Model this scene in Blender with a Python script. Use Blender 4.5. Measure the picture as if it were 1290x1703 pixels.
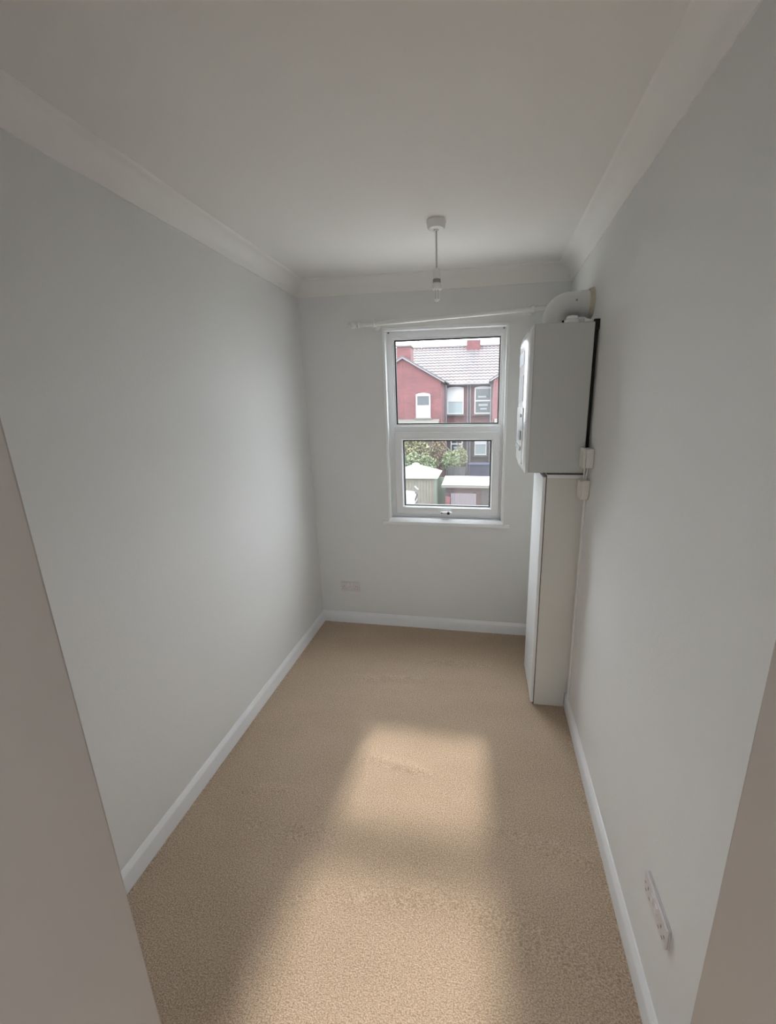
import bpy, math, random
from mathutils import Vector, Matrix
random.seed(7)
for o in list(bpy.data.objects): bpy.data.objects.remove(o)
SC = bpy.context.scene
C = SC.collection
R = math.radians

# ------------------------------------------------------------------ camera
cam_d = bpy.data.cameras.new('camera'); cam = bpy.data.objects.new('camera', cam_d); C.objects.link(cam)
yaw, pitch, roll = 0.1452, 0.2434, -0.016
fwd = Vector((-math.sin(yaw)*math.cos(pitch), math.cos(yaw)*math.cos(pitch), -math.sin(pitch)))
rt = Vector((math.cos(yaw), math.sin(yaw), 0)); up = rt.cross(fwd)
r2 = rt*math.cos(roll)+up*math.sin(roll); u2 = -rt*math.sin(roll)+up*math.cos(roll)
cam.matrix_world = Matrix(((r2.x, u2.x, -fwd.x, 1.2182), (r2.y, u2.y, -fwd.y, 0.0), (r2.z, u2.z, -fwd.z, 1.65), (0, 0, 0, 1)))
cam_d.sensor_fit = 'HORIZONTAL'; cam_d.sensor_width = 36; cam_d.lens = 663.71/1290*36
cam_d.shift_x = -59.1/1290; cam_d.shift_y = -12.95/1290
cam_d.clip_start = 0.01; cam_d.clip_end = 400
SC.camera = cam

# ------------------------------------------------------------------ light
W = bpy.data.worlds.new('overcast_sky'); SC.world = W; W.use_nodes = True
nt = W.node_tree; nt.nodes.clear()
wo = nt.nodes.new('ShaderNodeOutputWorld'); bg = nt.nodes.new('ShaderNodeBackground')
bg.inputs['Color'].default_value = (0.88, 0.95, 1.0, 1)
# overcast sky: luminance rises from horizon to zenith as (1 + 2 sin h) / 3
SKY = 17.5
tcw = nt.nodes.new('ShaderNodeTexCoord'); sxw = nt.nodes.new('ShaderNodeSeparateXYZ'); mrw = nt.nodes.new('ShaderNodeMapRange')
nt.links.new(tcw.outputs['Generated'], sxw.inputs[0]); nt.links.new(sxw.outputs[2], mrw.inputs[0])
mrw.inputs[1].default_value = 0; mrw.inputs[2].default_value = 1; mrw.inputs[3].default_value = SKY/3; mrw.inputs[4].default_value = SKY
nt.links.new(mrw.outputs[0], bg.inputs['Strength'])
nt.links.new(bg.outputs[0], wo.inputs[0])
sd = bpy.data.lights.new('hazy_sun', 'SUN'); sun = bpy.data.objects.new('hazy_sun', sd); C.objects.link(sun)
sd.energy = 3.9; sd.angle = R(4.5); sd.color = (1.0, 0.93, 0.84)
sun.rotation_euler = Vector((-0.010, -math.cos(R(41.5)), -math.sin(R(41.5)))).to_track_quat('-Z', 'Y').to_euler()
sun.location = (1, 12, 12)
vs = SC.view_settings
vs.view_transform = 'Standard'; vs.look = 'None'; vs.gamma = 1; vs.use_curve_mapping = False
vs.exposure = 0.06

# ------------------------------------------------------------------ materials
def sock(n, *names):
    for s in names:
        if s in n.inputs: return n.inputs[s]
def mat(name, col, rough=.6, var=0, vscale=3, bump=0, bscale=60, metal=0, spec=.5, col2=None):
    m = bpy.data.materials.new(name); m.use_nodes = True; t = m.node_tree; b = t.nodes['Principled BSDF']
    b.inputs['Base Color'].default_value = (*col, 1); b.inputs['Roughness'].default_value = rough
    b.inputs['Metallic'].default_value = metal; sock(b, 'Specular IOR Level', 'Specular').default_value = spec
    tc = t.nodes.new('ShaderNodeTexCoord')
    if var or col2:
        n = t.nodes.new('ShaderNodeTexNoise'); n.inputs['Scale'].default_value = vscale; n.inputs['Detail'].default_value = 5
        t.links.new(tc.outputs['Object'], n.inputs['Vector'])
        mx = t.nodes.new('ShaderNodeMix'); mx.data_type = 'RGBA'
        c2 = col2 or tuple(c*(1-var) for c in col)
        mx.inputs[6].default_value = (*col, 1); mx.inputs[7].default_value = (*c2, 1)
        rp = t.nodes.new('ShaderNodeMapRange'); rp.inputs[1].default_value = .3; rp.inputs[2].default_value = .7
        t.links.new(n.outputs[0], rp.inputs[0]); t.links.new(rp.outputs[0], mx.inputs[0]); t.links.new(mx.outputs[2], b.inputs['Base Color'])
    if bump:
        n = t.nodes.new('ShaderNodeTexNoise'); n.inputs['Scale'].default_value = bscale; n.inputs['Detail'].default_value = 4
        t.links.new(tc.outputs['Object'], n.inputs['Vector'])
        bp = t.nodes.new('ShaderNodeBump'); bp.inputs['Strength'].default_value = bump; bp.inputs['Distance'].default_value = .004
        t.links.new(n.outputs[0], bp.inputs['Height']); t.links.new(bp.outputs[0], b.inputs['Normal'])
    return m
M = {}
M['wall'] = mat('wall_paint', (.80, .795, .785), .75, var=.02, vscale=2, bump=.12, bscale=90, spec=.3)
M['ceil'] = mat('ceiling_paint', (.87, .85, .82), .85, var=.02, vscale=1.5, bump=.1, bscale=60, spec=.2)
M['cove'] = mat('coving_paint', (.87, .85, .825), .6, bump=.05, bscale=60, spec=.3)
M['gloss'] = mat('white_gloss_paint', (.83, .83, .84), .28, bump=.04, bscale=30)
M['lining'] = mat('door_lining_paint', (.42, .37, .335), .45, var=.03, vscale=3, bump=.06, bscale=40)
M['upvc'] = mat('white_upvc', (.90, .91, .92), .25)
M['gasket'] = mat('black_gasket', (.03, .03, .035), .6)
M['case'] = mat('boiler_enamel', (.57, .58, .56), .35)
M['cover'] = mat('boiler_cover_plastic', (.78, .79, .81), .22)
M['badge'] = mat('badge_blue_grey', (.42, .47, .58), .3)
M['recess'] = mat('recess_grey', (.25, .26, .27), .5)
M['dark'] = mat('dark_void', (.012, .012, .012), .7)
M['board'] = mat('cabinet_white_board', (.71, .695, .65), .4, var=.02, vscale=4)
M['doorw'] = mat('cabinet_door_white', (.86, .87, .88), .3)
M['seam'] = mat('brown_gap_fill', (.16, .11, .08), .8, var=.3, vscale=30)
M['plastic'] = mat('white_plastic', (.80, .80, .78), .3)
M['socketp'] = mat('socket_plastic', (.74, .69, .69), .35)
M['old'] = mat('aged_cream_plastic', (.74, .72, .67), .35)
M['flue'] = mat('flue_white_plastic', (.72, .72, .715), .35, bump=.05, bscale=30)
M['stain'] = mat('yellowed_sealant', (.62, .56, .44), .7, var=.15, vscale=30)
M['pole'] = mat('cream_painted_pole', (.80, .785, .76), .3)
M['cord'] = mat('light_cord', (.62, .60, .58), .5)
M['brass'] = mat('cap_metal', (.35, .33, .31), .35, metal=.8)
def glassmat(name, veil, tint=(1, 1, 1), fac=.06):
    m = bpy.data.materials.new(name); m.use_nodes = True; t = m.node_tree; t.nodes.clear()
    o = t.nodes.new('ShaderNodeOutputMaterial'); tr = t.nodes.new('ShaderNodeBsdfTransparent'); tr.inputs[0].default_value = (*tint, 1)
    g = t.nodes.new('ShaderNodeBsdfGlossy'); g.inputs['Roughness'].default_value = .02
    tl = t.nodes.new('ShaderNodeBsdfTranslucent'); tl.inputs[0].default_value = (.97, .96, 1.0, 1)
    lw = t.nodes.new('ShaderNodeLayerWeight'); lw.inputs[0].default_value = .5; pw = t.nodes.new('ShaderNodeMath'); pw.operation = 'POWER'; pw.inputs[1].default_value = 5
    fr = t.nodes.new('ShaderNodeMath'); fr.operation = 'MULTIPLY_ADD'; fr.inputs[1].default_value = .96; fr.inputs[2].default_value = .04
    t.links.new(lw.outputs['Facing'], pw.inputs[0]); t.links.new(pw.outputs[0], fr.inputs[0])
    a = t.nodes.new('ShaderNodeMixShader'); b = t.nodes.new('ShaderNodeMixShader'); b.inputs[0].default_value = veil
    t.links.new(fr.outputs[0], a.inputs[0]); t.links.new(tr.outputs[0], a.inputs[1]); t.links.new(g.outputs[0], a.inputs[2])
    t.links.new(a.outputs[0], b.inputs[1]); t.links.new(tl.outputs[0], b.inputs[2]); t.links.new(b.outputs[0], o.inputs[0])
    return m
M['glass'] = glassmat('veiled_window_glass', .006)  # slight translucent mix paints the washed-out outdoor glare into the pane
M['bulbglass'] = glassmat('clear_bulb_glass', .12)

def carpet_mat():
    m = bpy.data.materials.new('beige_twist_carpet'); m.use_nodes = True; t = m.node_tree; b = t.nodes['Principled BSDF']
    b.inputs['Roughness'].default_value = .95; sock(b, 'Specular IOR Level', 'Specular').default_value = .08
    sock(b, 'Sheen Weight', 'Sheen').default_value = .15
    tc = t.nodes.new('ShaderNodeTexCoord')
    def noise(s, d, mp=None):
        n = t.nodes.new('ShaderNodeTexNoise'); n.inputs['Scale'].default_value = s; n.inputs['Detail'].default_value = d
        src = tc.outputs['Object']
        if mp:
            q = t.nodes.new('ShaderNodeMapping'); q.inputs['Scale'].default_value = mp; t.links.new(src, q.inputs[0]); src = q.outputs[0]
        t.links.new(src, n.inputs['Vector']); return n
    def mix(a, bb, f, typ='MIX'):
        x = t.nodes.new('ShaderNodeMix'); x.data_type = 'RGBA'; x.blend_type = typ
        for i, v in ((6, a), (7, bb)):
            if isinstance(v, tuple): x.inputs[i].default_value = (*v, 1)
            else: t.links.new(v, x.inputs[i])
        if isinstance(f, float): x.inputs[0].default_value = f
        else: t.links.new(f, x.inputs[0])
        return x.outputs[2]
    def rng(s, a, c):
        r = t.nodes.new('ShaderNodeMapRange'); r.inputs[1].default_value = a; r.inputs[2].default_value = c; t.links.new(s, r.inputs[0]); return r.outputs[0]
    n1 = noise(2.2, 4, (1, 2.2, 1)); n2 = noise(190, 4, (1, 1.4, 1)); n3 = noise(600, 2)
    c = mix(COL_CARPET[0], COL_CARPET[1], rng(n1.outputs[0], .35, .68))
    sp = mix(COL_CARPET[2], COL_CARPET[3], rng(n2.outputs[0], .34, .66))
    c = mix(c, sp, .62)
    t.links.new(c, b.inputs['Base Color'])
    bp = t.nodes.new('ShaderNodeBump'); bp.inputs['Strength'].default_value = .7; bp.inputs['Distance'].default_value = .004
    ad = t.nodes.new('ShaderNodeMath'); ad.operation = 'ADD'
    t.links.new(n2.outputs[0], ad.inputs[0]); t.links.new(n3.outputs[0], ad.inputs[1])
    t.links.new(ad.outputs[0], bp.inputs['Height']); t.links.new(bp.outputs[0], b.inputs['Normal'])
    return m
COL_CARPET = ((.58, .435, .31), (.46, .335, .23), (.27, .19, .13), (.82, .65, .49))
M['carpet'] = carpet_mat()

def brick_mat(name, c1, c2, mortar):
    m = bpy.data.materials.new(name); m.use_nodes = True; t = m.node_tree; b = t.nodes['Principled BSDF']; b.inputs['Roughness'].default_value = .9
    g = t.nodes.new('ShaderNodeNewGeometry'); sx = t.nodes.new('ShaderNodeSeparateXYZ'); cb = t.nodes.new('ShaderNodeCombineXYZ')
    t.links.new(g.outputs['Position'], sx.inputs[0])
    ad = t.nodes.new('ShaderNodeMath'); ad.operation = 'ADD'; t.links.new(sx.outputs[0], ad.inputs[0]); t.links.new(sx.outputs[1], ad.inputs[1])
    t.links.new(ad.outputs[0], cb.inputs[0]); t.links.new(sx.outputs[2], cb.inputs[1])
    br = t.nodes.new('ShaderNodeTexBrick'); br.inputs['Scale'].default_value = 1
    br.inputs['Brick Width'].default_value = .225; br.inputs['Row Height'].default_value = .075; br.inputs['Mortar Size'].default_value = .008
    br.inputs['Color1'].default_value = (*c1, 1); br.inputs['Color2'].default_value = (*c2, 1); br.inputs['Mortar'].default_value = (*mortar, 1)
    t.links.new(cb.outputs[0], br.inputs['Vector'])
    n = t.nodes.new('ShaderNodeTexNoise'); n.inputs['Scale'].default_value = 2.5; n.inputs['Detail'].default_value = 6
    t.links.new(g.outputs['Position'], n.inputs['Vector'])
    mx = t.nodes.new('ShaderNodeMix'); mx.data_type = 'RGBA'; mx.blend_type = 'MULTIPLY'; mx.inputs[0].default_value = .55
    t.links.new(br.outputs[0], mx.inputs[6]); t.links.new(n.outputs[0], mx.inputs[7]); t.links.new(mx.outputs[2], b.inputs['Base Color'])
    bp = t.nodes.new('ShaderNodeBump'); bp.inputs['Strength'].default_value = .5; bp.inputs['Distance'].default_value = .01
    t.links.new(br.outputs[1], bp.inputs['Height']); bp.invert = True; t.links.new(bp.outputs[0], b.inputs['Normal'])
    return m
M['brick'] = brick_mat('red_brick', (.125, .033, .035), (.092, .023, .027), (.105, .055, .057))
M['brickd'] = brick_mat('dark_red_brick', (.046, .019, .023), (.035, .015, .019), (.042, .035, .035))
M['buff'] = brick_mat('buff_brick', (.100, .077, .050), (.081, .061, .042), (.092, .081, .069))
M['tile'] = mat('clay_pantile', (.065, .048, .046), .85, col2=(.046, .042, .046), vscale=1.6)
M['bounce_slab'] = mat('bounce_slab_pale', (.27, .26, .245), .9, var=.15, vscale=1)
M['barge'] = mat('weathered_white_board', (.12, .115, .13), .6)
M['whitefelt'] = mat('white_roof_felt', (.17, .17, .17), .8)
M['lead'] = mat('roof_felt_pale', (.060, .055, .048), .7, var=.1, vscale=2)
M['extwhite'] = mat('exterior_white_paint', (.35, .35, .36), .5)
M['extglass'] = mat('far_window_glass', (.027, .031, .035), .12)
M['pale_fill'] = mat('pale_panel', (.19, .23, .235), .9)
M['stone'] = mat('sill_stone', (.077, .073, .065), .9, var=.2, vscale=6)
M['pipe'] = mat('grey_rainwater_pipe', (.100, .104, .115), .5)
M['board_dk'] = mat('dark_creosoted_board', (.019, .017, .019), .85, var=.3, vscale=6)
M['navy'] = mat('blue_black_board', (.014, .016, .028), .95, spec=.05)
M['fence'] = mat('weathered_fence_board', (.069, .061, .046), .85, var=.25, vscale=7)
M['shedw'] = mat('pale_shed_board', (.095, .085, .068), .8, var=.2, vscale=6)
M['green'] = mat('sage_green_paint', (.065, .081, .058), .6)
M['lilac'] = mat('lilac_door_paint', (.077, .063, .073), .6, var=.1, vscale=5)
M['grass'] = mat('garden_grass', (.023, .031, .014), .95, col2=(.035, .035, .019), vscale=1.2)
M['bark'] = mat('bark', (.061, .046, .035), .9)
M['leafg'] = mat('green_leaf', (.040, .062, .024), .7, col2=(.085, .095, .042), vscale=1.5)
M['leafy'] = mat('yellow_green_leaf', (.125, .108, .052), .7, col2=(.075, .085, .036), vscale=1.5)
M['leafr'] = mat('russet_leaf', (.105, .060, .040), .7, col2=(.090, .075, .040), vscale=2)
M['pink'] = mat('pink_render', (.211, .161, .161), .8)

# ------------------------------------------------------------------ geometry helpers
YB = lambda x: 2.7351-.0221*x            # back wall plane
XR = lambda y: 1.7295+.0147*(y-2.7351)   # right wall plane
ORG = {}
def back(v): return Vector((v[0], YB(v[0])-v[1], v[2]))      # (x, distance off wall, z)
def rightw(v): return Vector((XR(v[1])-v[0], v[1], v[2]))    # (distance off wall, y, z)
class MB:
    def __init__(s, mp=None): s.v = []; s.f = []; s.m = []; s.mp = mp
    def add(s, vs, fs, mi=0):
        n = len(s.v); s.v += [Vector(v) for v in vs]; s.f += [tuple(i+n for i in f) for f in fs]; s.m += [mi]*len(fs); return s
    def box(s, x0, x1, y0, y1, z0, z1, mi=0):
        vs = [(x, y, z) for x in (x0, x1) for y in (y0, y1) for z in (z0, z1)]
        return s.add(vs, [(0, 1, 3, 2), (4, 6, 7, 5), (0, 4, 5, 1), (2, 3, 7, 6), (0, 2, 6, 4), (1, 5, 7, 3)], mi)
    def prism(s, a, b, mi=0):              # two matching outlines
        n = len(a); return s.add(list(a)+list(b), [tuple(range(n))[::-1], tuple(range(n, 2*n))]+[(i, (i+1) % n, n+(i+1) % n, n+i) for i in range(n)], mi)
    def sheet(s, rows, mi=0):
        n = len(rows[0]); vs = [p for r in rows for p in r]
        return s.add(vs, [(j*n+i, j*n+i+1, (j+1)*n+i+1, (j+1)*n+i) for j in range(len(rows)-1) for i in range(n-1)], mi)
    def tube(s, pts, r, seg=20, mi=0, cap=True):
        pts = [Vector(p) for p in pts]; rr = r if isinstance(r, (list, tuple)) else [r]*len(pts)
        vs = []; ref = None
        for i, p in enumerate(pts):
            t = (pts[min(i+1, len(pts)-1)]-pts[max(i-1, 0)]).normalized()
            if ref is None: ref = Vector((0, 0, 1)) if abs(t.z) < .9 else Vector((1, 0, 0))
            a = t.cross(ref).normalized(); b = a.cross(t).normalized(); ref = b
            for k in range(seg):
                th = 2*math.pi*k/seg; vs.append(p+a*math.cos(th)*rr[i]+b*math.sin(th)*rr[i])
        fs = [(i*seg+k, i*seg+(k+1) % seg, (i+1)*seg+(k+1) % seg, (i+1)*seg+k) for i in range(len(pts)-1) for k in range(seg)]
        if cap: fs += [tuple(range(seg))[::-1], tuple(range((len(pts)-1)*seg, len(pts)*seg))]
        return s.add(vs, fs, mi)
    def lathe(s, c, prof, axis=(0, 0, 1), seg=32, mi=0):   # prof: (radius, distance along axis)
        ax = Vector(axis).normalized(); c = Vector(c)
        a = ax.cross(Vector((0, 1, 0)) if abs(ax.y) < .9 else Vector((1, 0, 0))).normalized(); b = ax.cross(a)
        vs = []
        for r, h in prof:
            for k in range(seg):
                th = 2*math.pi*k/seg; vs.append(c+ax*h+(a*math.cos(th)+b*math.sin(th))*max(r, 1e-5))
        n = len(prof); fs = [(i*seg+k, i*seg+(k+1) % seg, (i+1)*seg+(k+1) % seg, (i+1)*seg+k) for i in range(n-1) for k in range(seg)]
        fs += [tuple(range(seg))[::-1], tuple(range((n-1)*seg, n*seg))]
        return s.add(vs, fs, mi)
    def build(s, name, m, parent=None, bevel=0, smooth=False, bseg=2):
        import bmesh
        og = ORG.get(parent.name, Vector()) if parent else Vector()
        vs = [(s.mp(v) if s.mp else v)-og for v in s.v]
        me = bpy.data.meshes.new(name); me.from_pydata(vs, [], s.f)
        bm = bmesh.new(); bm.from_mesh(me); bmesh.ops.recalc_face_normals(bm, faces=bm.faces); bm.to_mesh(me); bm.free()
        for q in (m if isinstance(m, (list, tuple)) else [m]): me.materials.append(M[q])
        if any(s.m): me.polygons.foreach_set('material_index', s.m)
        o = bpy.data.objects.new(name, me); C.objects.link(o)
        if parent: o.parent = parent; ORG[o.name] = og
        if bevel:
            b = o.modifiers.new('bevel', 'BEVEL'); b.width = bevel; b.segments = bseg; b.limit_method = 'ANGLE'; b.angle_limit = R(40)
            smooth = True
        if smooth:
            me.polygons.foreach_set('use_smooth', [True]*len(me.polygons))
            e = me.attributes.new('sharp_edge', 'BOOLEAN', 'EDGE') if 'sharp_edge' not in me.attributes else me.attributes['sharp_edge']
            bm = bmesh.new(); bm.from_mesh(me); bm.edges.ensure_lookup_table()
            sh = [(len(ed.link_faces) == 2 and ed.calc_face_angle(0) > R(38)) for ed in bm.edges]; bm.free()
            if not bevel: me.attributes['sharp_edge'].data.foreach_set('value', sh)
            else:
                w = o.modifiers.new('wn', 'WEIGHTED_NORMAL'); w.keep_sharp = False
        return o
def thing(name, label, cat, loc=(0, 0, 0), group=None, kind=None):
    o = bpy.data.objects.new(name, None); C.objects.link(o); o.location = loc; ORG[o.name] = Vector(loc)
    return tag(o, label, cat, group, kind)
def tag(o, label=None, cat=None, group=None, kind=None):
    if label: o['label'] = label
    if cat: o['category'] = cat
    if group: o['group'] = group
    if kind: o['kind'] = kind
    return o
def lab(o, l): o['label'] = l; return o
ST = 'structure'

# ------------------------------------------------------------------ room shell
H = 2.43; YN = .335; YH = .10; XL, XRJ = .752, 1.466    # inner and hall face of the near wall, door opening
WX0, WX1, WZ0, WZ1 = .567, 1.376, .838, 2.135           # window opening
# carpeted floor: real ripples and a slightly uneven pile surface
def floor_z(x, y):
    z = 0
    for cx, cy, a, ln, h, w in RIP:
        dx, dy = x-cx, y-cy; u = dx*math.cos(a)+dy*math.sin(a); v = -dx*math.sin(a)+dy*math.cos(a)+.08*u*u
        z += h*math.exp(-(u/ln)**2)*math.exp(-(v/w)**2)
    if y > YN:   # the pile dips where it is tucked under the skirting
        z -= .004*math.exp(-(min(x-.016, XR(y)-.016-x, YB(x)-.016-y)/.014)**2)
    return z
RIP = [(.86, 1.50, -.15, .16, .006, .022), (.30, 1.30, .12, .12, .006, .018), (.32, 1.16, 0, .03, -.006, .02), (1.5, 1.22, -.2, .2, .005, .025),
       (1.45, .92, -.25, .25, .005, .03), (.95, .98, .1, .3, .003, .03), (.7, 2.1, .1, .25, .003, .03), (1.1, 2.3, 0, .25, .003, .03), (.55, 1.15, .1, .1, .004, .03)]
nx, ny = 130, 280
rows = []
for j in range(ny+1):
    y = -2.8+(2.735+2.8)*j/ny; rows.append([(x := XR(y)*i/nx, min(y, YB(x)), floor_z(x, y)+random.uniform(-.0009, .0009)) for i in range(nx+1)])
fl = MB().sheet(rows); fl.box(-.3, 2.1, -2.8, 3.0, -.25, -.012)
tag(fl.build('floor', 'carpet', smooth=True), 'floor fitted with beige twist-pile carpet, sunlight patches in front of the window', 'floor', kind=ST)
def wtag(o, l, c='wall'): return tag(o, l, c, kind=ST)
wtag(MB().box(-.12, 0, -2.8, 2.735, -.2, H+.1).build('wall_left', 'wall'), 'long bare pale grey wall on the left of the room')
b = MB()
for (ya, yb_, za, zb) in ((-2.8, -2.75, -.2, H+.1), (-2.75, -1.15, -.2, .45), (-2.75, -1.15, 2.3, H+.1), (-1.15, 3.0, -.2, H+.1)):  # gap in the hall stretch is an added, unseen opening for fill light
    b.prism([(XR(ya), ya, za), (XR(yb_), yb_, za), (1.95, yb_, za), (1.95, ya, za)], [(XR(ya), ya, zb), (XR(yb_), yb_, zb), (1.95, yb_, zb), (1.95, ya, zb)])
wtag(b.build('wall_right', 'wall'), 'long pale grey wall on the right, carrying boiler and double socket')
b = MB(back); T = .13
for (x0, x1, z0, z1) in ((-.12, WX0, -.2, H+.1), (WX1, 1.735, -.2, H+.1), (WX0, WX1, -.2, WZ0), (WX0, WX1, WZ1, H+.1)): b.box(x0, x1, 0, -T, z0, z1)
wtag(b.build('wall_back', 'wall'), 'pale grey far wall pierced by the window')
b = MB()
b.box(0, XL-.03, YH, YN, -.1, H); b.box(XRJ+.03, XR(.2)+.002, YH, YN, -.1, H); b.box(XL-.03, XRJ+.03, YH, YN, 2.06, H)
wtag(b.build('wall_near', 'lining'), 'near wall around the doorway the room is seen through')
wtag(MB().box(-.12, 1.95, -2.95, 2.95, H, H+.12).build('ceiling', 'ceil'), 'smooth off-white painted ceiling', 'ceiling')
b = MB()
b.box(-.12, 2.0, -2.95, -2.8, -.2, H+.1)
wtag(b.build('wall_hall', 'wall'), 'plain end wall of the hall behind the viewer')
d = thing('door_1', 'open doorway framing the left and right edges of the view', 'doorway', (XL, YN, 0), kind=ST)
MB().box(XL-.03, XL, YH-.02, YN+.004, 0, 2.06).build('jamb', 'lining', d, bevel=.004)
MB().box(XRJ, XRJ+.03, YH-.02, YN+.004, 0, 2.06).build('jamb', 'lining', d, bevel=.004)
MB().box(XL-.03, XRJ+.03, YH-.02, YN+.004, 2.03, 2.0601).build('door_head', 'lining', d, bevel=.004)

# coving: concave quarter profile, mitred at the back corners
CP = [(0, 2.345), (.006, 2.345), (.008, 2.353)]
for k in range(1, 10):
    a = R(90*k/9-3); CP.append((.084-.074*math.cos(a), 2.350+.072*math.sin(a)))
CP += [(.088, 2.424), (.090, H+.001), (0, H+.001)]
CP2 = CP[:-3]+[(.088, H-.001), (.088, H+.001), (0, H+.001)]
def sweep(kind, prof, ends):
    b = MB()
    def pt(e, dd, z):
        k, y = e
        if kind == 'left': return (dd, (YB(dd)-dd if k == 'm' else y), z)
        if kind == 'right': yy = YB(1.73)-dd if k == 'm' else y; return (XR(yy)-dd, yy, z)
        if k == 'l': x = dd
        else: x = XR(2.7)-dd
        return (x, YB(x)-dd, z)
    b.prism([pt(ends[0], *q) for q in prof], [pt(ends[1], *q) for q in prof]); return b
for kind, ends, l in (('left', (('e', YN), ('m', 0)), 'white concave coving along the top of the left wall'),
                   ('back', (('l', 0), ('r', 0)), 'white concave coving above the window wall'),
                   ('right', (('e', YN), ('m', 0)), 'white concave coving along the top of the right wall')):
    n = {'left': 1, 'back': 2, 'right': 3}[kind]
    wtag(sweep(kind, CP if kind == 'back' else CP2, ends).build('trim_%d' % n, 'cove', smooth=True), l, 'coving')
SP = [(0, -.012), (.016, -.012), (.016, .064), (.014, .069), (.004, .084), (0, .085)]
for kind, ends, l in (('left', (('e', YN), ('m', 0)), 'white gloss skirting board along the left wall'),
                   ('back', (('l', 0), ('r', 0)), 'white gloss skirting board below the window wall socket'),
                   ('right', (('e', YN), ('m', 0)), 'white gloss skirting board along the right wall')):
    wtag(sweep(kind, SP, ends).build('baseboard_'+kind, 'gloss', smooth=True), l, 'skirting board')

# ------------------------------------------------------------------ window
w = thing('window_1', 'white plastic window with fixed upper pane and opening lower sash', 'window', (.97, YB(.97), WZ0), kind=ST)
def ring(b, x0, x1, z0, z1, t, d0, d1, chamfer=0, mi=0):
    tl, tr, tb, tt = t if isinstance(t, tuple) else (t,)*4
    o = [(x0, z0), (x1, z0), (x1, z1), (x0, z1)]; i = [(x0+tl, z0+tb), (x1-tr, z0+tb), (x1-tr, z1-tt), (x0+tl, z1-tt)]
    vs = [(x, d1, z) for x, z in o]+[(x, d1, z) for x, z in i]+[(x, d0, z) for x, z in o]+[(x, d0, z) for x, z in i]
    fs = []
    for k in range(4):
        n = (k+1) % 4; fs += [(k, n, 4+n, 4+k), (8+k, 12+k, 12+n, 8+n), (k, 8+k, 8+n, n), (4+k, 4+n, 12+n, 12+k)]
    b.add(vs, fs, mi); return b
FX0, FX1, FZ0, FZ1 = WX0+.008, WX1-.004, .862, 2.131; ZT0, ZT1 = 1.462, 1.510
b = MB(back); ring(b, FX0, FX1, FZ0, FZ1, (.045, .033, .030, .050), -.115, -.048); b.build('window_frame', 'upvc', w, bevel=.004)
b = MB(back); ring(b, FX0+.044, FX1-.032, ZT1-.001, FZ1-.049, .012, -.10, -.058); b.build('glazing_bead', 'upvc', w, bevel=.003)
MB(back).box(FX0+.044, FX1-.032, -.1, -.048, ZT0, ZT1).build('transom', 'upvc', w, bevel=.004)
GX0, GX1 = FX0+.057, FX1-.043
MB(back).box(GX0-.002, GX1+.002, -.082, -.078, ZT1+.010, FZ1-.060).build('pane', 'glass', w)
b = MB(back); ring(b, GX0-.001, GX1+.001, ZT1+.010, FZ1-.060, .009, -.078, -.064); b.build('gasket', 'gasket', w)
sx0, sx1, sz0, sz1 = FX0+.042, FX1-.028, .884, 1.470
s = MB(back); ring(s, sx0, sx1, sz0, sz1, (.052, .052, .054, .050), -.09, -.034); s = s.build('sash', 'upvc', w, bevel=.006)
b = MB(back); ring(b, sx0+.048, sx1-.048, sz0+.050, sz1-.046, .010, -.08, -.044); b.build('glazing_bead', 'upvc', s, bevel=.003)
MB(back).box(sx0+.05, sx1-.05, -.076, -.072, sz0+.052, sz1-.048).build('pane', 'glass', s)
b = MB(back); ring(b, sx0+.057, sx1-.057, sz0+.059, sz1-.055, .009, -.072, -.052); b.build('gasket', 'gasket', s)
hx = .985
b = MB(back); b.box(hx-.028, hx+.03, -.034, -.024, .892, .914); b.box(hx-.045, hx+.035, -.024, -.010, .897, .911)
b.lathe((hx+.012, -.010, .904), [(.011, 0), (.011, .004), (.008, .005)], axis=(0, 1, 0), seg=20, mi=1); b.lathe((hx-.036, -.012, .905), [(.006, 0), (.006, .005)], axis=(0, 1, 0), seg=12, mi=1)
lab(b.build('handle', ['upvc', 'gasket'], s, bevel=.002), 'white window handle with black lock')
for x0, x1, z0, z1 in ((WX0-.004, WX0+.015, WZ0, WZ1+.004), (WX1-.015, WX1+.004, WZ0, WZ1+.004), (WX0-.004, WX1+.004, WZ1-.015, WZ1+.004)):
    MB(back).box(x0, x1, -.05, .004, z0, z1).build('reveal_trim', 'upvc', w, bevel=.003)
for x in (WX0+.030, WX1-.030): MB(back).lathe((x, -.049, FZ1-.016), [(.006, 0), (.006, .003)], axis=(0, 1, 0), seg=14).build('screw_cap', 'recess', w)
b = MB(back); b.box(WX0, WX1, -.10, 0, WZ0-.022, .862); b.box(WX0-.045, WX1+.045, -.001, .022, WZ0-.022, WZ0); b.prism([(WX0, 0, WZ0), (WX0, 0, .862), (WX0, .022, WZ0)], [(WX1, 0, WZ0), (WX1, 0, .862), (WX1, .022, WZ0)])
b.build('window_sill', 'upvc', w, bevel=.003)

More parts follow.
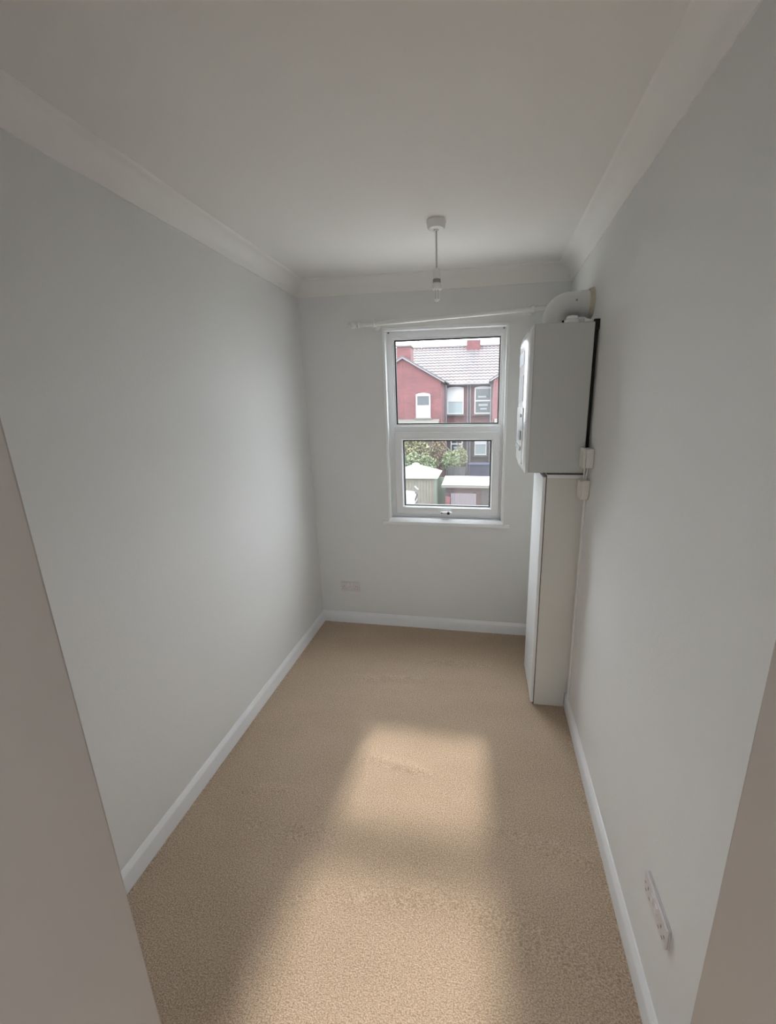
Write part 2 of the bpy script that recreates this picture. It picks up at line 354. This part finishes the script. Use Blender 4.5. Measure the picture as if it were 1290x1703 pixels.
# ------------------------------------------------------------------ curtain pole above the window
def pz(x): return 2.152+(x-.53)*.040
cp = thing('curtain_pole', 'slim cream curtain pole with ball finial fixed above the window', 'curtain pole', (.97, YB(.97)-.075, pz(.97)))
o = .075
MB(back).tube([(.435, o, pz(.435)), (1.60, o, pz(1.60))], .0135, 20).build('pole', 'pole', cp, smooth=True)
for x in (.437, 1.598):
    sgn = -1 if x < 1 else 1
    b = MB(back); b.lathe((x, o, pz(x)), [(.0135, 0), (.017, .003), (.017, .008), (.009, .014), (.008, .022), (.018, .030), (.021, .042), (.017, .054), (.008, .061), (.007, .066), (.011, .072), (.009, .079), (.001, .082)][:(13 if sgn < 0 else 13)] if sgn < 0 else [(.0135, 0), (.017, .003), (.017, .008), (.009, .014), (.018, .024), (.019, .032), (.010, .040), (.001, .042)], axis=(sgn, 0, 0), seg=20)
    b.build('finial', 'plastic', cp, smooth=True)
for x in (.53, 1.503):
    b = MB(back); b.lathe((x, 0, pz(x)), [(.026, 0), (.026, .005), (.012, .010), (.010, .055), (.010, .060)], axis=(0, 1, 0), seg=20)
    b.lathe((x-.009, o, pz(x-.009)), [(.0145, 0), (.020, .002), (.020, .016), (.0145, .018)], axis=(1, 0, .04), seg=20); b.tube([(x, o, pz(x)+.015), (x, o, pz(x)+.030)], [.006, .004], 10)
    b.build('bracket', 'plastic', cp, smooth=True)

# ------------------------------------------------------------------ ceiling pendant
X, Y = 1.004, 1.983
p_ = thing('pendant_light', 'bare white pendant light hanging from the ceiling on a grey cord', 'light', (X, Y, H))
MB().lathe((X, Y, H), [(.043, 0), (.043, -.006), (.041, -.010), (.039, -.026), (.034, -.031), (.012, -.033), (.010, -.038)]).build('ceiling_rose', 'plastic', p_, smooth=True)
MB().tube([(X, Y, H-.036), (X+.0005, Y, 2.30), (X+.001, Y, 2.238)], .0035, 10).build('cord', 'cord', p_, smooth=True)
lh = MB().lathe((X+.001, Y, 2.245), [(.006, 0), (.012, -.006), (.016, -.014), (.017, -.036), (.0165, -.044), (.0165, -.062), (.021, -.066), (.023, -.072), (.023, -.084), (.019, -.088)], seg=28).build('lamp_holder', 'plastic', p_, smooth=True)
MB().lathe((X+.001, Y, 2.200), [(.0172, 0), (.0178, -.002), (.0178, -.013), (.0172, -.015)], seg=28).build('cap_ring', 'brass', lh, smooth=True)
bl = MB(); bl.lathe((X+.001, Y, 2.165), [(.014, 0), (.0155, -.010), (.0155, -.040), (.012, -.052), (.004, -.058)], seg=24)
bl = bl.build('bulb', 'bulbglass', p_, smooth=True)
b = MB()
for dx in (-.006, .006): b.tube([(X+.001+dx, Y, 2.166), (X+.001+dx, Y, 2.120)], .0025, 8)
b.build('filament_post', 'cord', bl, smooth=True)

# ------------------------------------------------------------------ double sockets
def socket(mp, c, wdt, hgt, lift, thick, label, m='socketp'):
    # local plate coords: a along wall, z up, d off the wall
    def P(a, d, z): return (c[0]+a, d, c[1]+z) if mp is back else (d, c[0]+a, c[1]+z)
    def bx(b, a0, a1, d0, d1, z0, z1, mi=0):
        p, q = P(a0, d0, z0), P(a1, d1, z1); b.box(*[v for k in range(3) for v in (min(p[k], q[k]), max(p[k], q[k]))], mi)
    cw = mp(Vector(P(0, 0, 0)))
    t = thing('wall_socket', label, 'socket', cw)
    w2, h2 = wdt/2, hgt/2
    if lift:
        b = MB(mp); bx(b, -w2, w2, 0, lift, -h2, h2); b.build('back_box', m, t, bevel=.003)
    b = MB(mp); bx(b, -w2, w2, lift, lift+thick, -h2, h2); pl = b.build('face_plate', m, t, bevel=.003)
    F = lift+thick
    for sgn in (-1, 1):
        b = MB(mp); bx(b, sgn*.012-.006, sgn*.012+.006, F-.001, F+.004, h2-.030, h2-.008); b.build('switch', 'plastic', pl, bevel=.001)
        cx = sgn*wdt*.30
        for a0, z0, ww, hh in ((0, .004, .004, .009), (-.011, -.016, .007, .004), (.011, -.016, .007, .004)):
            b = MB(mp); bx(b, cx+a0-ww/2, cx+a0+ww/2, F-.001, F+.0006, z0-hh/2, z0+hh/2); b.build('pin_slot', 'recess', pl)
    for sgn in (-1, 1):
        b = MB(mp); b.lathe(P(sgn*.060, F-.0005, 0), [(.003, 0), (.003, .0012)], axis=((0, 1, 0) if mp is back else (1, 0, 0)), seg=12); b.build('screw', 'brass', pl)
    return t
socket(back, (.240, .300), .153, .078, 0, .010, 'flush white double socket low on the window wall')
socket(rightw, (.835, .362), .136, .064, .004, .008, 'raised white double socket low on the right wall near the doorway')

# ------------------------------------------------------------------ tall cabinet under the boiler
cb = thing('tall_cabinet', 'narrow tall white cabinet standing on the carpet beneath the boiler', 'cabinet', (1.62, 2.15, 0))
cx0, cy0, cy1, cz1 = 1.538, 1.982, 2.32, 1.312
b = MB(); prof = [(cx0, 0), (XR(cy0)-.019, 0), (XR(cy0)-.019, .092), (XR(cy0)-.001, .092), (XR(cy0)-.001, cz1), (cx0, cz1)]
b.prism([(x, cy0, z) for x, z in prof], [(x, cy0+.018, z) for x, z in prof]); b.build('side_panel', 'board', cb, bevel=.0015)
b.v = []; b.f = []; b.m = []; b.prism([(x, cy1-.018, z) for x, z in prof], [(x, cy1, z) for x, z in prof]); b.build('side_panel', 'board', cb, bevel=.0015)
MB().box(cx0, XR(cy0)-.002, cy0+.018, cy1-.018, cz1-.018, cz1).build('top_panel', 'board', cb)
MB().box(cx0+.02, 1.69, cy0+.018, cy1-.018, .05, .066).build('bottom_panel', 'board', cb)
MB().box(cx0, XR(cy0)-.002, cy0-.0015, cy0, cz1-.016, cz1).build('edge_strip', 'doorw', cb)
MB().box(cx0-.004, cx0+.002, cy0+.003, cy1-.003, .002, cz1-.004).build('door_seam', 'seam', cb)  # dark brown strip filling the gap behind the cabinet door
dr = MB().box(cx0-.019, cx0-.004, cy0+.001, cy1, .012, cz1-.012).build('door', 'doorw', cb, bevel=.002)
for z in (.25, 1.05): MB().box(cx0-.004, cx0+.012, cy1-.040, cy1-.012, z, z+.045).build('hinge', 'brass', dr)

# ------------------------------------------------------------------ boiler
bo = thing('wall_boiler', 'white wall-hung boiler fixed on the right wall above the narrow cabinet', 'boiler', (1.70, 2.145, 1.325))
bx0, bx1, by0, by1, bz0, bz1 = 1.441, 1.696, 1.945, 2.345, 1.327, 1.990
MB().box(bx0, bx1, by0, by1, bz0, bz1).build('casing', 'case', bo, bevel=.004)
MB().box(bx1, XR(2.1)-.004, by0+.03, by1-.03, bz0+.06, bz1-.01).build('wall_bracket', 'dark', bo)
MB().box(bx1-.002, XR(2.1)-.003, by0+.012, by0+.030, bz1-.03, bz1+.012).build('hanging_hook', 'dark', bo)
# bowed plastic front cover
def cover_x(t, z):      # t 0..1 across, z 0..1 up
    e = .018*(1-(2*t-1)**4)**.7; k = 1; base = 1.428
    if z > .92: k = max(0, 1-((z-.92)/.08)**2); base = 1.428+.011*((z-.92)/.08)**2
    if z < .08: k = 1-((.08-z)/.08)**1.5*.8
    return base-e*k
rows = []
for j in range(25):
    z = j/24; rows.append([(cover_x(i/24, z), by0-.002+(by1-by0+.004)*i/24, bz0-.004+(bz1-bz0+.004)*z) for i in range(25)])
b = MB(); b.sheet(rows); N = 25
back_rows = [[(bx0+.001, v[1], v[2]) for v in r] for r in rows]
edge = [rows[0][i] for i in range(N)]+[rows[j][-1] for j in range(1, N)]+[rows[-1][i] for i in range(N-2, -1, -1)]+[rows[j][0] for j in range(N-2, 0, -1)]
eb = [(bx0+.001, v[1], v[2]) for v in edge]
L = len(edge); b.add(edge+eb, [(i, (i+1) % L, L+(i+1) % L, L+i) for i in range(L)])
cv = b.build('front_cover', 'cover', bo, smooth=True)
def onc(y0, y1, z0, z1, th, name, m, l=None):
    b = MB(); r0 = []; r1 = []
    for z in (z0, z1):
        r0.append([(cover_x((y-by0)/(by1-by0), (z-bz0)/(bz1-bz0))-th, y, z) for y in [y0+(y1-y0)*k/4 for k in range(5)]])
        r1.append([(cover_x((y-by0)/(by1-by0), (z-bz0)/(bz1-bz0))+.002, y, z) for y in [y0+(y1-y0)*k/4 for k in range(5)]])
    b.sheet(r0); e0 = r0[0]+r0[1][::-1]; e1 = r1[0]+r1[1][::-1]; b.add(e0+e1, [(i, (i+1) % 10, 10+(i+1) % 10, 10+i) for i in range(10)])
    o = b.build(name, m, cv); 
    if l: lab(o, l)
    return o
onc(2.03, 2.26, 1.83, 1.89, .0015, 'badge', 'badge', 'blue-grey badge panel')
onc(2.03, 2.26, 1.66, 1.78, .0012, 'recess_panel', 'recess', 'dark grey recessed panel')
onc(2.00, 2.29, 1.36, 1.63, .004, 'control_panel', 'cover')
onc(2.04, 2.10, 1.585, 1.600, .006, 'gauge', 'recess')
onc(2.04, 2.12, 1.475, 1.520, .006, 'display', 'recess')
for yy in (2.05, 2.12, 2.20):
    MB().lathe((cover_x(.5, .3)-.003, yy, 1.435), [(.014, 0), (.013, .004), (.010, .005)], axis=(-1, 0, 0), seg=18).build('knob', 'cover', cv, smooth=True)
# cap and stub on top of the casing
MB().lathe((1.612, 2.02, bz1), [(.030, 0), (.034, .004), (.034, .020), (.026, .026), (.024, .036), (.012, .040)], seg=26).build('plug_cap', 'upvc', bo, smooth=True)
MB().lathe((1.650, 2.03, bz1), [(.018, 0), (.018, .030), (.010, .034)], seg=20).build('plug_cap', 'upvc', bo, smooth=True)
MB().box(1.572, 1.582, 2.035, 2.045, bz1, bz1+.024).build('vent_slot', 'dark', bo)
# pipe tails in the gap beneath
for yy, xx in ((2.03, 1.60), (2.09, 1.60), (2.16, 1.60), (2.22, 1.60)): MB().tube([(xx, yy, cz1-.02), (xx, yy, bz0+.01)], .008, 10).build('pipe_tail', 'brass', bo, smooth=True)
# flue elbow: rises from the boiler and bends into the right wall
fe = thing('flue_elbow', 'thick white flue elbow bending from the boiler top into the wall', 'flue', (1.55, 2.14, bz1))
fr = .053; ex, ez, er = 1.552, 2.050, .062
pts = [(ex, 2.14, bz1), (ex, 2.14, ez-.012)]
for k in range(0, 13):
    a = R(90*k/12); pts.append((ex+er-er*math.cos(a), 2.14, ez-.010+er*math.sin(a)))
pts.append((1.675, 2.14, ez-.010+er)); zf = ez-.010+er
MB().tube(pts, fr, 36).build('elbow', 'flue', fe, smooth=True)
MB().tube([(1.660, 2.14, zf), (XR(2.14)-.001, 2.14, zf)], fr+.004, 36).build('collar', 'flue', fe, smooth=True)
MB().tube([(1.700, 2.14, zf), (XR(2.14)-.0005, 2.14, zf)], [fr+.009, fr+.014], 36).build('wall_seal', 'stain', fe, smooth=True)
MB().tube([(ex, 2.14, bz1), (ex, 2.14, bz1+.012)], fr+.005, 36).build('base_ring', 'flue', fe, smooth=True)
MB().lathe((1.640, 2.14-fr+.001, zf+.006), [(.005, 0), (.005, .003)], axis=(0, -1, 0), seg=12).build('screw', 'brass', fe)

# ------------------------------------------------------------------ spur, junction box and trunking beside the boiler
sp = thing('fused_spur', 'cream switch box on the right wall at the boiler lower corner', 'switch', rightw(Vector((0, 1.90, 1.405))))
MB(rightw).box(0, .034, 1.862, 1.938, 1.362, 1.448).build('back_box', 'old', sp, bevel=.004)
pl = MB(rightw).box(.034, .046, 1.860, 1.940, 1.360, 1.450).build('face_plate', 'old', sp, bevel=.004)
MB(rightw).box(.046, .050, 1.890, 1.910, 1.41, 1.435).build('switch', 'plastic', pl, bevel=.001)
for k, yy in enumerate((1.898, 1.912)):
    MB(rightw).tube([(.014+.01*k, yy, 1.364), (.016+.008*k, yy+.006, 1.33), (.016+.006*k, yy+.014, 1.296)], .0042, 10).build('cable', 'old' if k else 'cord', sp, smooth=True)
jb = thing('junction_box', 'cream tapered box on the wall just below the boiler switch', 'junction box', rightw(Vector((0, 1.93, 1.26))))
b = MB(rightw); q = [(1.890, 1.302), (1.968, 1.302), (1.968, 1.232), (1.950, 1.205), (1.912, 1.205), (1.890, 1.232)]
b.prism([(0, y, z) for y, z in q], [(.036, y, z) for y, z in q]); b.build('box_body', 'old', jb, bevel=.005)
b = MB(rightw); q2 = [(1.929+(y-1.929)*.9, 1.256+(z-1.256)*.9) for y, z in q]; b.prism([(.0355, y, z) for y, z in q2], [(.041, y, z) for y, z in q2]); b.build('lid', 'old', jb, bevel=.003)
tk = MB(rightw).box(0, .011, 1.944, 1.962, .090, 1.212).build('cable_trunking', 'plastic', bevel=.002)
tag(tk, 'thin white cable trunking running down the wall beside the tall cabinet', 'trunking')

# ------------------------------------------------------------------ the world outside
GZ = -2.8
g = []
for j in range(25): g.append([(-30+60*i/24, 3.2+57*j/24, GZ+random.uniform(-.04, .04)) for i in range(25)])
tag(MB().sheet(g).build('ground', 'grass'), 'rough garden grass behind the terrace, seen far below the window', 'ground', kind=ST)

tag(MB().box(-9, 9, 3.1, 10.5, GZ-.1, GZ+.06).build('bounce_slab', 'bounce_slab'), 'added unseen pale yard slab beneath the window, bouncing light up', 'yard', kind=ST)  # added out of view to bounce daylight up to the ceiling
def win_far(house, X0, X1, Z0, Z1, y, style, s):
    """window in a facade facing -y; a frame part with panes below it"""
    arch = .07 if style != 'plain' else 0
    def top(x): u = (x-X0)/(X1-X0)*2-1; return Z1+arch*(1-u*u)
    xs = [X0+(X1-X0)*k/8 for k in range(9)]; t = .06
    b = MB()
    b.box(X0, X0+t, y-.05, y+.06, Z0, Z1); b.box(X1-t, X1, y-.05, y+.06, Z0, Z1); b.box(X0+t, X1-t, y-.05, y+.06, Z0, Z0+t)
    b.prism([(x, y-.05, top(x)) for x in xs]+[(X1-t, y-.05, Z1-t-.02), (X0+t, y-.05, Z1-t-.02)], [(x, y+.06, top(x)) for x in xs]+[(X1-t, y+.06, Z1-t-.02), (X0+t, y+.06, Z1-t-.02)])
    zm = (Z0+Z1)/2; b.box(X0+t, X1-t, y-.04, y+.05, zm-.035, zm+.035)
    f = b.build('window', 'extwhite', house)
    MB().box(X0+t, X1-t, y, y+.01, zm+.035, Z1-t).build('pane', 'extglass', f)
    MB().box(X0+t, X1-t, y, y+.01, Z0+t, zm-.035).build('pane', 'extglass', f)
    if style == 'blind_low': MB().box(X0+t, X1-t, y-.02, y-.003, Z0+t, zm-.02).build('white_panel', 'extwhite', f)
    if style == 'pale_fill':
        MB().box(X0+t, X1-t, y-.02, y-.003, zm+.035, Z1-t).build('white_panel', 'extwhite', f); MB().box(X0+t, X1-t, y-.015, y-.003, Z0+t, zm-.035).build('pale_panel', 'pale_fill', f)  # pale panels laid over the upper and lower panes
    if style == 'dark':
        for k, (u0, u1, w0, w1) in enumerate(((.2, .7, .62, .68), (.25, .8, .30, .38), (.35, .75, .16, .22))):
            MB().box(X0+(X1-X0)*u0, X0+(X1-X0)*u1, y-.006, y-.002, Z0+(Z1-Z0)*w0, Z0+(Z1-Z0)*w1).build('reflection_bar', 'pale_fill', f)  # pale bars put reflections on the dark panes as colour
    MB().box(X0-.06, X1+.06, y-.14, y+.02, Z0-.09, Z0).build('sill', 'stone', house)
    return f
def house(xp, s, label, wstyle, wingstyle, gfstyle):
    X = lambda u: xp+s*u
    h = thing('terraced_house', label, 'house', (xp+s*1.6, 24.5, GZ), group='brick terrace behind the garden')
    def bx(name, m, u0, u1, y0, y1, z0, z1, par=None):
        return MB().box(min(X(u0), X(u1)), max(X(u0), X(u1)), y0, y1, z0, z1).build(name, m, par or h)
    U = 3.25; WU = 1.32; ez = 2.88
    bx('extension_wall', 'buff', 1.5, U-.001, 19.3, 20.9, GZ, .35)
    q = [(19.15, .33), (19.15, .40), (20.95, .94), (20.95, .84)]
    MB().prism([(X(1.4), y, z) for y, z in q], [(X(U-.001), y, z) for y, z in q]).build('extension_roof', 'lead', h)
    MB().tube([(X(1.4), 19.08, .33), (X(U-.01), 19.08, .33)], .05, 10).build('gutter', 'barge', h)
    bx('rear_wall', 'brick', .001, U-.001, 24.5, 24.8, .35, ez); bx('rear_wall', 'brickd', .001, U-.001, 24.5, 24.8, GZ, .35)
    # rear wing with a half gable end
    q = [(X(WU), GZ), (X(U-.002), GZ), (X(U-.002), 3.96), (X(WU), 2.80)]
    MB().prism([(x, 21, z) for x, z in q], [(x, 24.5, z) for x, z in q]).build('wing_wall', 'brick', h)
    q = [(X(WU-.18), 2.73), (X(WU-.18), 2.80), (X(U), 4.02), (X(U), 3.95)]
    MB().prism([(x, 20.86, z) for x, z in q], [(x, 21.02, z) for x, z in q]).build('bargeboard', 'barge', h)
    q = [(X(WU-.20), 2.80), (X(WU-.20), 2.86), (X(U), 4.08), (X(U), 4.02)]
    MB().prism([(x, 20.84, z) for x, z in q], [(x, 25.5, z) for x, z in q]).build('wing_roof', 'tile', h)
    # main roof of pantiles: real waves and steps
    y0, z0, y1, z1 = 24.15, 2.86, 27.7, 5.27; nr = 13; b = MB(); L = math.hypot(y1-y0, z1-z0); dy, dz = (y1-y0)/L, (z1-z0)/L; n_ = (-dz, dy)
    ua, ub = 0, U; nc = int((ub-ua)/.24)*6
    for r in range(nr):
        a0, a1 = L*r/nr, L*(r+1)/nr+.03; rows = []
        for a, lift in ((a0, .0), (a0, .035), (a1, .003)):
            rows.append([(X(ua+(ub-ua)*i/nc), y0+dy*a+n_[0]*(lift+.018*math.sin(2*math.pi*i/6)), z0+dz*a+n_[1]*(lift+.018*math.sin(2*math.pi*i/6))) for i in range(nc+1)])
        b.sheet(rows)
    tag(b.build('roof_tiles', 'tile', h), kind='stuff')
    q = [(24.15, 2.80), (27.7, 5.20), (31.2, 2.80)]
    MB().prism([(X(0.002), y, z) for y, z in q], [(X(U-.002), y, z) for y, z in q]).build('roof_body', 'tile', h)
    MB().tube([(X(0.02), 27.7, 5.28), (X(U-.02), 27.7, 5.28)], .10, 10).build('ridge_tile', 'tile', h)
    MB().tube([(X(0), 24.10, 2.80), (X(WU-.1), 24.10, 2.80)], .065, 10).build('gutter', 'pipe', h)
    MB().tube([(X(.08), 24.42, 2.78), (X(.08), 24.42, GZ)], .045, 10).build('downpipe', 'pipe', h)
    MB().tube([(X(WU-.07), 23.2, 2.72), (X(WU-.07), 23.2, GZ)], .04, 10).build('downpipe', 'pipe', h)
    # windows
    def W_(u0, u1, z0_, z1_, y, st): win_far(h, min(X(u0), X(u1)), max(X(u0), X(u1)), z0_, z1_, y, st, s)
    W_(.32, 1.29, 1.10, 2.60, 24.45, wstyle); W_(.36, 1.08, -1.34, .0, 24.45, gfstyle)
    W_(1.86, 2.60, 1.02, 2.18, 20.95, wingstyle)
    c = bx('chimney', 'brick', U-.36, U-.001, 21.3, 22.2, 3.6, 4.55)
    bx('chimney_cap', 'stone', U-.40, U-.001, 21.26, 22.24, 4.55, 4.62, c)
    c2 = bx('chimney', 'brick', .001 if s > 0 else .001, .60 if s > 0 else .28, 27.3, 28.1, 4.9, 5.62)
    return h
house(.45, -1, 'brick terraced house with arched wing window, left of the centre downpipe', 'pale_fill', 'blind_low', 'dark')
house(.45, 1, 'brick terraced house with dark two-pane window, right of the centre downpipe', 'dark', 'dark', 'pale_fill')
house(.45-6.5, 1, 'brick terraced house beyond the left edge of the window view', 'dark', 'pale_fill', 'pale_fill')
house(.45+6.5, -1, 'brick terraced house beyond the right edge of the window view', 'pale_fill', 'dark', 'dark')
# foliage
def leaves(parent, name, m, c, rad, n, size, seed):
    rnd = random.Random(seed); b = MB()
    for k in range(n):
        while True:
            v = Vector((rnd.uniform(-1, 1), rnd.uniform(-1, 1), rnd.uniform(-1, 1)))
            if .3 < v.length < 1: break
        v *= 1+.12*math.sin(v.x*9+seed)*math.cos(v.z*7)
        p = Vector((c[0]+v.x*rad[0], c[1]+v.y*rad[1], c[2]+v.z*rad[2]))
        a = Vector((rnd.gauss(0, 1), rnd.gauss(0, 1), rnd.gauss(0, 1))).normalized(); q = a.orthogonal().normalized(); sz = size*rnd.uniform(.6, 1.3)
        q.rotate(Matrix.Rotation(rnd.uniform(0, 6.28), 3, a)); r_ = a.cross(q)
        b.add([p-q*sz, p+r_*sz*.45+a*sz*.12, p+q*sz, p-r_*sz*.45+a*sz*.12], [(0, 1, 2, 3)])
    o = b.build(name, m, parent); o['kind'] = 'stuff'; return o
def tree(label, c, rad, m, n, size, seed, cat='tree', name='garden_tree'):
    t = thing(name, label, cat, (c[0], c[1], GZ))
    b = MB(); b.tube([(c[0], c[1], GZ), (c[0]+.05, c[1], (GZ+c[2])/2), (c[0], c[1], c[2])], [.09, .07, .04], 8)
    rnd = random.Random(seed+5)
    for k in range(9):
        a = rnd.uniform(0, 6.28); z = c[2]-rad[2]*.7+.1*k; b.tube([(c[0], c[1], z), (c[0]+math.cos(a)*rad[0]*.7, c[1]+math.sin(a)*rad[1]*.7, z+rad[2]*.6)], [.035, .01], 6)
    b.build('trunk', 'bark', t, smooth=True); leaves(t, 'foliage', m, c, rad, n, size, seed); return t
tree('yellowish green shrub filling the left of the lower pane', (-2.02, 18.3, -.45), (.92, .5, .85), 'leafy', 4200, .075, 1)
tree('dark green leafy shrub behind the pale shed roof', (-1.65, 17.1, -.98), (1.05, .42, .60), 'leafg', 4200, .07, 2)
tree('russet leafed tree beside the green shrub in mid garden', (-.74, 18.6, -.45), (.34, .4, .92), 'leafr', 2600, .065, 3)
tree('light green bush below the ground floor window', (-.10, 17.7, -.82), (.42, .36, .52), 'leafg', 2200, .065, 4)
tree('small yellow leaved bush behind the dark fence', (.25, 18.65, -.72), (.34, .36, .42), 'leafy', 1500, .055, 5)

# pale shed with a white pyramid roof
sh = thing('garden_shed', 'pale boarded garden shed with white pyramid roof and knob on top', 'shed', (-1.35, 15.6, GZ))
MB().box(-2.28, -.50, 14.8, 16.4, GZ, -1.02).build('wall', 'shedw', sh)
b = MB(); 
for k in range(16): b.box(-2.28+k*.1115+.004, -2.28+(k+1)*.1115-.004, 14.775, 14.80, GZ, -1.02)
tag(b.build('boards', 'shedw', sh), kind='stuff')
MB().box(-.52, -.42, 14.74, 14.84, GZ, -1.0).build('corner_post', 'green', sh)
MB().add([(-2.40, 14.65, -1.03), (-.38, 14.65, -1.03), (-.38, 16.55, -1.03), (-2.40, 16.55, -1.03), (-1.35, 15.6, -.60)], [(0, 1, 4), (1, 2, 4), (2, 3, 4), (3, 0, 4), (0, 3, 2, 1)]).build('roof', 'whitefelt', sh)
MB().lathe((-1.35, 15.6, -.645), [(.14, 0), (.15, .03), (.09, .055), (.04, .07)], seg=16).build('roof_cap', 'extwhite', sh, smooth=True)
MB().prism([(-1.30, 14.74, -1.36), (-1.24, 14.74, -1.32), (-1.10, 14.74, -1.47), (-1.16, 14.74, -1.50)], [(-1.30, 14.77, -1.36), (-1.24, 14.77, -1.32), (-1.10, 14.77, -1.47), (-1.16, 14.77, -1.50)]).build('ornament', 'whitefelt', sh)
# covered table thing at the bottom left
gb = thing('garden_store', 'white topped garden store box with dark sides, in front of the pale shed', 'storage box', (-1.25, 12.9, GZ))
MB().box(-1.75, -.93, 12.6, 13.2, GZ, -1.52).build('body', 'board_dk', gb)
b = MB(); q = [(-1.78, -1.52), (-.92, -1.52), (-.94, -1.34), (-1.02, -1.22), (-1.60, -1.16), (-1.78, -1.20)]
b.prism([(x, 12.58, z) for x, z in q], [(x, 13.22, z) for x, z in q]); b.build('lid', 'whitefelt', gb, bevel=.02)
MB().tube([(-.98, 12.75, -1.54), (-.90, 12.75, -1.36), (-.86, 12.75, -1.22), (-.92, 12.75, -1.14)], .025, 8).build('handle', 'board_dk', gb, smooth=True)
# garage / outbuilding
ga = thing('brick_outbuilding', 'dark brick outbuilding with white flat roof and lilac boarded door', 'outbuilding', (1.0, 15, GZ))
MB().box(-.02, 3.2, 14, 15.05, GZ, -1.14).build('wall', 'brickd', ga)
b = MB(); q = [(13.8, -1.15), (13.8, -1.10), (15.2, -1.02), (15.2, -1.15)]
b.prism([(-.14, y, z) for y, z in q], [(3.3, y, z) for y, z in q]); b.build('roof', 'whitefelt', ga)
MB().box(-.15, 3.31, 13.76, 13.82, -1.19, -1.09).build('fascia', 'lead', ga)
MB().box(.17, 1.07, 13.95, 14.01, GZ, -1.42).build('door', 'lilac', ga)
b = MB()
for k in range(12): b.box(.175+k*.0745, .175+k*.0745+.066, 13.93, 13.95, GZ, -1.43)
tag(b.build('boards', 'lilac', ga), kind='stuff')
MB().box(1.25, 2.1, 13.93, 14.01, GZ, -1.20).build('door', 'board_dk', ga)
MB().box(-.02, .15, 13.9, 14, GZ, -1.55).build('brick_pier', 'brick', ga)
# fences
def fence(x0, x1, y, z0, z1, m, label, step=.11):
    f = thing('garden_fence', label, 'fence', ((x0+x1)/2, y, GZ))
    n = int((x1-x0)/step)
    for k in range(n):
        MB().box(x0+k*step+.004, x0+(k+1)*step-.004, y, y+.02+.006*(k % 2), GZ, z1+z0*(k/n)).build('board', m, f)
    MB().box(x0, x1, y+.03, y+.07, z1-.55, z1-.47).build('rail', m, f)
fence(-.20, .62, 17.0, -.02, -.93, 'board_dk', 'dark tall boarded fence behind the white outbuilding roof')
fence(-.48, -.04, 15.6, 0, -1.15, 'green', 'sage green fence between pale shed and brick outbuilding')
fence(.66, 1.75, 19.5, 0, -1.15, 'board_dk', 'dark fence in the yard below the ground floor windows')
ds = thing('dark_shed', 'dark blue-black shed between the tall fence and the house wall', 'shed', (1.2, 18, GZ))
MB().box(.72, 1.68, 17.7, 18.5, GZ, -.96).build('wall', 'navy', ds)
b = MB(); q = [(17.62, -.96), (17.62, -.92), (18.6, -1.00), (18.6, -1.06)]
b.prism([(.66, y, z) for y, z in q], [(1.72, y, z) for y, z in q]); b.build('roof', 'navy', ds)
